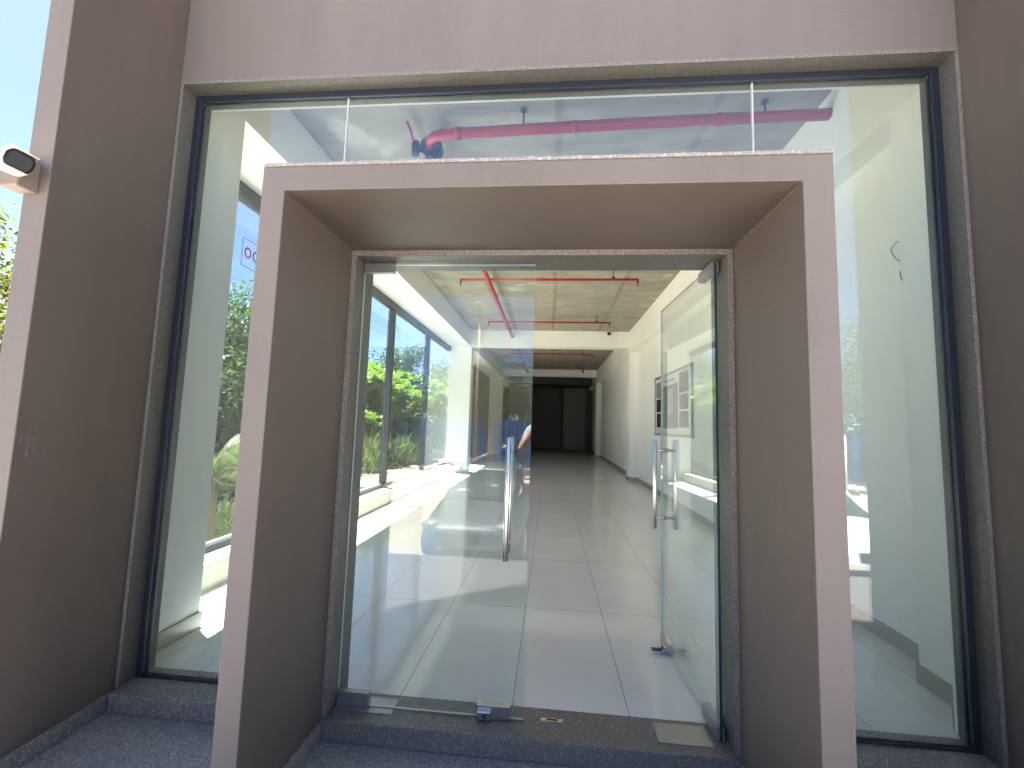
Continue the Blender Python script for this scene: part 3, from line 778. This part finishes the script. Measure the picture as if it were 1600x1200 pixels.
# trees across the yard, mirrored in the glass
place('yard_tree', 'dark dense tree over the blue fence mirrored in the closed door leaf', 'tree', (-2.9, -18.6, GZ), 0.3, 1.0, TD, (M['bark'], M['leaf_dark']), group='trees across the yard')
TE = (TC[0], TC[1])
place('yard_tree', 'sparse twiggy tree rising behind the dark one mirrored in the door leaf', 'tree', (-3.4, -23.5, GZ), 1.3, 1.55, TE, (M['bark'], M['leaf_twig']), group='trees across the yard')
TF = (TB[0], mesh_from('crown', *cloud([((random.uniform(-2, 2), random.uniform(-2, 2), random.uniform(2.4, 6.2)), (1.1, 1.1, .8)) for _ in range(44)], 260, .16, .22)))
for (x, y, s, lb) in ((-9.5, -20, 1.0, 'dark tree mirrored at the left of the door leaf behind the fence'), (2.8, -19.2, .95, 'dark tree across the yard hidden behind the open doorway'), (9.2, -17.8, 1.15, 'leafy tree mirrored in the right fixed pane'),
                      (15.5, -19, 1.2, 'farthest right tree mirrored beside the leafy one'), (-17, -22, 1.1, 'far left yard tree')):
    place('yard_tree', lb, 'tree', (x, y, GZ), x, s, TF, (M['bark'], M['leaf_dark']), group='trees across the yard')
# a distant belt of trees closes the horizon
V, F = cloud([((random.uniform(-75, 75), random.uniform(-62, -48), random.uniform(0, 4.5)), (3.2, 3, 2.4)) for _ in range(90)] +
             [((random.uniform(-70, -34), random.uniform(-30, 95), random.uniform(0, 4.6)), (3, 3.2, 2.5)) for _ in range(90)], 40, .75, .3)
o = link('distant_tree_belt', mesh_from('distant_tree_belt', V, F), M['leaf_mid']); tag(o, 'hazy belt of far trees around the yard', 'trees', kind='stuff')

# spiky palm-like plant close to the narrow left pane
def palm(seed, nf=26, L=1.15, st=.75):
    rs = random.Random(seed); cs, ns, ts, ls = [], [], [], []; bm = bmesh.new()
    for k in range(nf):
        a = 2*PI*k/nf*2.4+rs.random(); el0 = rs.uniform(.35, 1.35); p = Vector((0, 0, st)); pts = [p.copy()]
        ln = L*rs.uniform(.75, 1.1)
        for s in range(9):
            el = el0 - (s/8)**1.3*rs.uniform(1.1, 1.6); d = Vector((math.cos(a)*math.cos(el), math.sin(a)*math.cos(el), math.sin(el)))
            p = p + d*ln/9; pts.append(p.copy())
            if s >= 1:
                sd = Vector((-math.sin(a), math.cos(a), 0)); upv = sd.cross(d)
                for j in range(4):
                    q = p - d*ln/9*j/4
                    for sg in (-1, 1):
                        cs.append(q); ts.append(sd*sg+d*.8-upv*0.15*sg*0+Vector((0, 0, -.15))); ns.append((Vector((0, 0, 1))+sd*sg*.4+upv*.2).normalized()); ls.append(.28*(1-.5*s/8))
        tube(bm, pts, [.011-.0009*i for i in range(len(pts))], 5)
    tube(bm, [(0, 0, -.05), (0, 0, st*.5), (.0, 0, st+.03)], [.06, .05, .04], 8)
    me = bpy.data.meshes.new('stem'); bm.to_mesh(me); bm.free()
    return me, mesh_from('fronds', *leaf_geo(np.array(cs), np.array(ns), np.array(ts), np.array(ls), np.array(ls)*.024))
PM = palm(2, 34, 1.35, 1.25); PM2 = palm(7, 30, 1.2, .8)
place('garden_palm', 'small spiky palm beyond the narrow left pane', 'palm', (-5.35, 4.5, GZ), .5, 1.05, PM, (M['bark'], M['leaf_soft']), ('stem', 'fronds'))
place('garden_palm', 'second spiky palm lower and further left behind the narrow pane', 'palm', (-6.7, 5.6, GZ), 1.9, 1.15, PM2, (M['bark'], M['leaf_mid']), ('stem', 'fronds'))
# pots along the bed
def pot(x, y, s, lb):
    prof = [(0, 0), (.13, 0), (.17, .24), (.195, .25), (.195, .30), (.165, .30), (.15, .24), (0, .23)]
    bm = bmesh.new(); n = 18; rings = [[bm.verts.new((r*math.cos(2*PI*k/n), r*math.sin(2*PI*k/n), z)) for k in range(n)] if r > 0 else [bm.verts.new((0, 0, z))] for r, z in prof]
    for a, b in zip(rings, rings[1:]):
        for k in range(n):
            q = [a[k % len(a)], a[(k+1) % n % len(a)], b[(k+1) % n % len(b)], b[k % len(b)]]
            u_ = []
            for v_ in q:
                if v_ not in u_: u_.append(v_)
            if len(u_) > 2: bm.faces.new(u_)
    t = thing('flower_pot', lb, 'pot', (x, y, -.12), 0, 'terracotta pots under the shrubs'); t.scale = (s, s, s)
    obj('pot', bm, M['terracotta'], t, smooth=False)
    o = bpy.data.objects.new('foliage', RD[0]); COL.objects.link(o); o.parent = t; o.location = (0, 0, .22); o.scale = (.22, .2, .45)
for i, (x, y) in enumerate(((-4.9, 12.2), (-4.9, 13.0))):
    pot(x, y, 1.1, ('nearer of the two terracotta pots under the shrubs', 'farther of the two terracotta pots under the shrubs')[i])

# ------------------------------------------------------------------ vehicles
def carpaint(name, c):
    t = NT(name); n = t.noise(t.pos(), 6, 3); t.bsdf(c, t.math('ADD', .38, t.math('MULTIPLY', n, .15)), 0.0, spec=.35); return t.m
M['car_white'] = carpaint('white car paint', (.78, .78, .77)); M['car_dark'] = carpaint('dark grey car paint', (.035, .04, .045))
M['car_glass'] = plain('dark tinted car glass', (.02, .03, .032), .04, 0, .05, 5, spec=.7, bump=0)
M['chrome'] = plain('dull trim', (.10, .10, .105), .4, 0)
M['head_glass'] = plain('clear lamp lens', (.16, .17, .175), .3, 0, .1, 20, spec=.4, bump=0)
M['amber'] = plain('red lamp lens', (.35, .02, .015), .15)
M['paper'] = plain('white paper pass', (.8, .82, .8), .6)
def loft(secs, n=20, p=3.2):
    """secs: (y, half width, z0, z1, top inset)"""
    bm = bmesh.new(); rings = []
    for y, w, z0, z1, ins in secs:
        r = []
        for k in range(n):
            a = 2*PI*k/n; c, s = math.cos(a), math.sin(a)
            cx = abs(c)**(2/p)*math.copysign(1, c); cz = abs(s)**(2/p)*math.copysign(1, s)
            tz = (cz+1)/2
            r.append(bm.verts.new((cx*(w-ins*tz), y, z0+(z1-z0)*tz)))
        rings.append(r)
    for a, b in zip(rings, rings[1:]):
        for k in range(n): bm.faces.new([a[k], a[(k+1) % n], b[(k+1) % n], b[k]]).smooth = True
    bm.faces.new(rings[0][::-1]); bm.faces.new(rings[-1]); return bm
def car(name, label, x, y, rz, paintm):
    t = thing(name, label, 'car', (x, y, GZ+.005), rz)        # nose towards +y
    b = obj('body', loft([(-2.1, .70, .42, .78, .05), (-2.0, .80, .30, .93, .06), (-1.6, .85, .24, .98, .07), (-.8, .87, .22, .97, .06), (.3, .87, .22, .97, .06),
                          (.95, .86, .22, .96, .06), (1.45, .84, .24, .88, .08), (1.85, .80, .28, .80, .09), (2.05, .70, .34, .70, .08), (2.12, .55, .42, .62, .05)], 24, 4), paintm, t)
    c = obj('cabin', loft([(-1.85, .66, .90, .98, .08), (-1.35, .74, .90, 1.38, .17), (-.6, .76, .90, 1.455, .19), (.0, .76, .90, 1.45, .19), (.45, .75, .90, 1.30, .16), (1.05, .70, .90, .97, .07)], 24, 5), M['car_glass'], t)
    obj('roof', loft([(-1.42, .52, 1.36, 1.395, .03), (-1.2, .57, 1.41, 1.455, .03), (-.55, .585, 1.44, 1.492, .03), (.05, .575, 1.43, 1.48, .03), (.26, .53, 1.37, 1.41, .03)], 20, 5), paintm, t)
    bm = bmesh.new()
    for s in (-1, 1):
        tube(bm, [(s*.63, 1.0, .96), (s*.565, .28, 1.40), (s*.57, -.5, 1.465), (s*.55, -1.3, 1.40), (s*.60, -1.8, .98)], .028, 8)
        tube(bm, [(s*.735, -.35, .95), (s*.60, -.35, 1.46)], .026, 8)
    obj('pillar', bm, paintm, t)
    for s in (-1, 1):
        for yy in (1.28, -1.28):
            w = obj('wheel', tubes(([(s*.70, yy, .31), (s*.885, yy, .31)], .30), n=28), M['rubber'], t, .02)
            obj('rim', tubes(([(s*.88, yy, .31), (s*.895, yy, .31)], .19), n=20), M['steel_dull'], w, .01)
        bm = bmesh.new(); blob(bm, (s*.60, 1.93, .68), (.17, .14, .085)); obj('headlight', bm, M['head_glass'], t)
        bm = bmesh.new(); blob(bm, (s*.66, -2.0, .80), (.13, .08, .10)); obj('taillight', bm, M['amber'], t)
        bm = bmesh.new(); blob(bm, (s*.98, .62, 1.0), (.11, .06, .075)); obj('mirror', bm, paintm, t)
    obj('grille', boxes((-.36, .36, 2.085, 2.125, .46, .60)), M['black_plastic'], t, .01)
    obj('bumper_strip', boxes((-.40, .40, 2.125, 2.135, .60, .615)), M['chrome'], t, .003)
    obj('windscreen_pass', boxes((.17, .30, .70, .707, 1.145, 1.19), (-.36, -.26, .70, .707, 1.14, 1.165)), M['paper'], t)
    return t
car('parked_car', 'dark grey parked car mirrored low in the closed door leaf', -1.25, -6.9, .02, M['car_dark'])
car('parked_car', 'white parked car mirrored in the right fixed pane', 4.9, -6.9, -.03, M['car_white'])

# scooter glimpsed through the narrow left pane
SC = thing('motor_scooter', 'white and red scooter parked beyond the narrow left pane', 'scooter', (-6.75, 6.25, GZ), .9)
for yy in (.62, -.62):
    bm = bmesh.new(); n = 24
    tube(bm, [(.0, yy+.20*math.cos(2*PI*k/n), .24+.20*math.sin(2*PI*k/n)) for k in range(n+1)], .045, 8, False)
    w = obj('wheel', bm, M['rubber'], SC); obj('rim', tubes(([(-.03, yy, .24), (.03, yy, .24)], .13), n=16), M['steel_dull'], w)
obj('body', loft([(-.75, .10, .50, .68, .02), (-.55, .17, .36, .74, .03), (-.2, .18, .30, .70, .03), (.02, .16, .26, .40, .02), (.25, .16, .24, .36, .02)], 16, 3), M['car_white'], SC)
obj('leg_shield', loft([(.26, .16, .26, .60, .02), (.36, .19, .30, .95, .05), (.46, .14, .42, .92, .04)], 16, 3), M['amber'], SC)
obj('seat', loft([(-.68, .12, .72, .80, .02), (-.4, .15, .70, .82, .02), (-.05, .11, .68, .77, .02)], 16, 3), M['rubber'], SC)
obj('fork', tubes(([(0, .40, .92), (0, .60, .30)], .03), n=10), M['steel_dull'], SC)
obj('handlebar', tubes(([(-.34, .28, 1.04), (-.12, .37, 1.0), (.12, .37, 1.0), (.34, .28, 1.04)], .016), n=8), M['black_metal'], SC)
bm = bmesh.new(); blob(bm, (0, .46, .96), (.13, .09, .10)); obj('headlight', bm, M['head_glass'], SC)
for s in (-1, 1):
    bm = bmesh.new(); tube(bm, [(s*.2, .33, 1.02), (s*.30, .34, 1.2)], .006, 6); blob(bm, (s*.32, .34, 1.24), (.06, .015, .045)); obj('mirror', bm, M['black_plastic'], SC)

# ------------------------------------------------------------------ the photographer (an elbow shows in the closed leaf)
def skin_body():
    V, E, Rr, names = [], [], [], {}
    def add(n, p, r, par=None):
        names[n] = len(V); V.append(p); Rr.append(r)
        if par is not None: E.append((names[par], names[n]))
    add('pelvis', (0, 0, .95), (.155, .11)); add('waist', (0, -.01, 1.08), (.14, .10), 'pelvis'); add('chest', (0, -.01, 1.26), (.165, .115), 'waist')
    add('upper', (0, -.01, 1.38), (.13, .09), 'chest'); add('neck', (0, .0, 1.48), (.055, .055), 'upper'); add('jaw', (0, .03, 1.56), (.062, .075), 'neck')
    add('skull', (0, .02, 1.65), (.075, .092), 'jaw'); add('crown', (0, .01, 1.715), (.055, .07), 'skull')
    add('nose', (0, .118, 1.60), (.012, .014), 'jaw')
    for s, L_ in ((-1, 'l'), (1, 'r')):
        add('ear'+L_, (s*.083, .01, 1.62), (.012, .02), 'skull')
        add('sh'+L_, (s*.18, -.01, 1.40), (.062, .062), 'upper'); add('el'+L_, (s*.27, .20, 1.16), (.043, .043), 'sh'+L_)
        add('fa'+L_, (s*.20, .30, 1.27), (.038, .038), 'el'+L_); add('wr'+L_, (s*.115, .37, 1.41), (.027, .027), 'fa'+L_); add('pa'+L_, (s*.09, .395, 1.455), (.034, .018), 'wr'+L_)
        for k in range(4):
            dz = .03-.017*k
            add('k%d%s' % (k, L_), (s*.085, .415, 1.475+dz), (.010, .010), 'pa'+L_)
            add('m%d%s' % (k, L_), (s*.072, .455, 1.48+dz+.004), (.009, .009), 'k%d%s' % (k, L_)); add('t%d%s' % (k, L_), (s*.045, .472-.004*k, 1.478+dz), (.008, .008), 'm%d%s' % (k, L_))
        add('th'+L_, (s*.075, .375, 1.48), (.012, .012), 'pa'+L_); add('tt'+L_, (s*.05, .385, 1.515), (.010, .010), 'th'+L_)
        add('hip'+L_, (s*.095, 0, .86), (.095, .10), 'pelvis'); add('kn'+L_, (s*.11, .02, .49), (.062, .066), 'hip'+L_); add('ca'+L_, (s*.115, -.01, .33), (.055, .06), 'kn'+L_)
        add('an'+L_, (s*.12, -.02, .09), (.04, .045), 'ca'+L_); add('he'+L_, (s*.12, -.03, .045), (.04, .045), 'an'+L_); add('to'+L_, (s*.135, .15, .035), (.042, .03), 'he'+L_)
    me = bpy.data.meshes.new('person'); me.from_pydata(V, E, []); o = bpy.data.objects.new('tmp', me); COL.objects.link(o)
    o.modifiers.new('skin', 'SKIN')
    for sv, r in zip(me.skin_vertices[0].data, Rr): sv.radius = r
    me.skin_vertices[0].data[0].use_root = True
    ss = o.modifiers.new('sub', 'SUBSURF'); ss.levels = 2; ss.render_levels = 2
    dg = bpy.context.evaluated_depsgraph_get(); out = bpy.data.meshes.new_from_object(o.evaluated_get(dg)); bpy.data.objects.remove(o); return out
bodym = skin_body(); bodym.name = 'person'
M['skin'] = plain('brown skin', (.36, .19, .12), .5); M['shirt'] = plain('grey blue shirt', (.33, .36, .40), .85); M['trousers'] = plain('dark trousers', (.03, .033, .045), .9)
M['shoe'] = plain('black shoe', (.02, .018, .016), .5); M['hair'] = plain('black hair', (.012, .01, .01), .6)
PS = link('person', bodym, [M['skin'], M['shirt'], M['trousers'], M['shoe']])
tag(PS, 'person in a grey shirt whose bare elbow is mirrored in the closed door leaf', 'person')
for p in bodym.polygons:
    c = p.center; p.use_smooth = True
    p.material_index = 0
    if c.z < .075: p.material_index = 3
    elif c.z < 1.0 and c.y < .18: p.material_index = 2
    elif c.z < 1.47 and c.y < .10 : p.material_index = 1
PS.location = (-.03, -2.62, ZL)
bm = bmesh.new(); blob(bm, (0, .0, 1.68), (.088, .108, .085)); 
bmesh.ops.delete(bm, geom=[v for v in bm.verts if v.co.y > .055 and v.co.z < 1.70], context='VERTS'); obj('hair', bm, M['hair'], PS)
for s in (-1, 1):
    bm = bmesh.new(); blob(bm, (s*.031, .094, 1.632), (.014, .012, .010), 10); obj('eye', bm, M['paper'], PS)
bm = bmesh.new(); blob(bm, (0, .098, 1.562), (.024, .01, .007), 10); obj('mouth', bm, M['terracotta'], PS)
PH = thing('mobile_phone', 'black mobile phone held up by the person', 'phone', (0, -2.155, 1.35))
obj('case', boxes((-.078, .078, -.004, .004, -.037, .037)), M['black_plastic'], PH, .003)
obj('screen', boxes((-.074, .074, -.0048, -.0042, -.034, .034)), M['photo_dark'], PH)

# ------------------------------------------------------------------ light, sky, camera
SUN = Vector((-.276, .192, 1.0)).normalized()
w = bpy.data.worlds.new('World'); S.world = w; w.use_nodes = True
nt = w.node_tree; bg = nt.nodes['Background']; sky = nt.nodes.new('ShaderNodeTexSky'); sky.sky_type = 'NISHITA'; sky.sun_disc = False
sky.sun_elevation = math.asin(SUN.z); sky.sun_rotation = math.atan2(SUN.x, SUN.y)
sky.air_density = .30; sky.dust_density = .4; sky.ozone_density = 1.0
nt.links.new(sky.outputs[0], bg.inputs[0]); bg.inputs[1].default_value = .05
sl = bpy.data.lights.new('sun', 'SUN'); sl.energy = 5.0; sl.angle = math.radians(.53); sl.color = (1, .965, .91)
so = bpy.data.objects.new('sun', sl); COL.objects.link(so); so.rotation_euler = SUN.to_track_quat('Z', 'Y').to_euler(); so.location = (-6, 4, 20)

cd = bpy.data.cameras.new('camera'); co = bpy.data.objects.new('camera', cd); COL.objects.link(co)
r = Vector((0.99563, 0.088, 0.03111)); u = Vector((-0.02267, -0.09528, 0.99519)); f = Vector((-0.09054, 0.99155, 0.09287))
mw = Matrix((( r.x, u.x, -f.x, .0017), (r.y, u.y, -f.y, -2.1098), (r.z, u.z, -f.z, 1.3477), (0, 0, 0, 1)))
co.matrix_world = mw
cd.sensor_width = 36; cd.lens = 36*674.54/1600; cd.clip_start = .02; cd.clip_end = 600
S.camera = co

S.view_settings.view_transform = 'Standard'; S.view_settings.look = 'None'; S.view_settings.exposure = 3.85; S.view_settings.gamma = 1
cy = S.cycles
cy.max_bounces = 20; cy.diffuse_bounces = 14; cy.glossy_bounces = 6; cy.transparent_max_bounces = 24; cy.transmission_bounces = 6
cy.use_denoising = True; cy.sample_clamp_indirect = 12; cy.caustics_reflective = False; cy.caustics_refractive = False
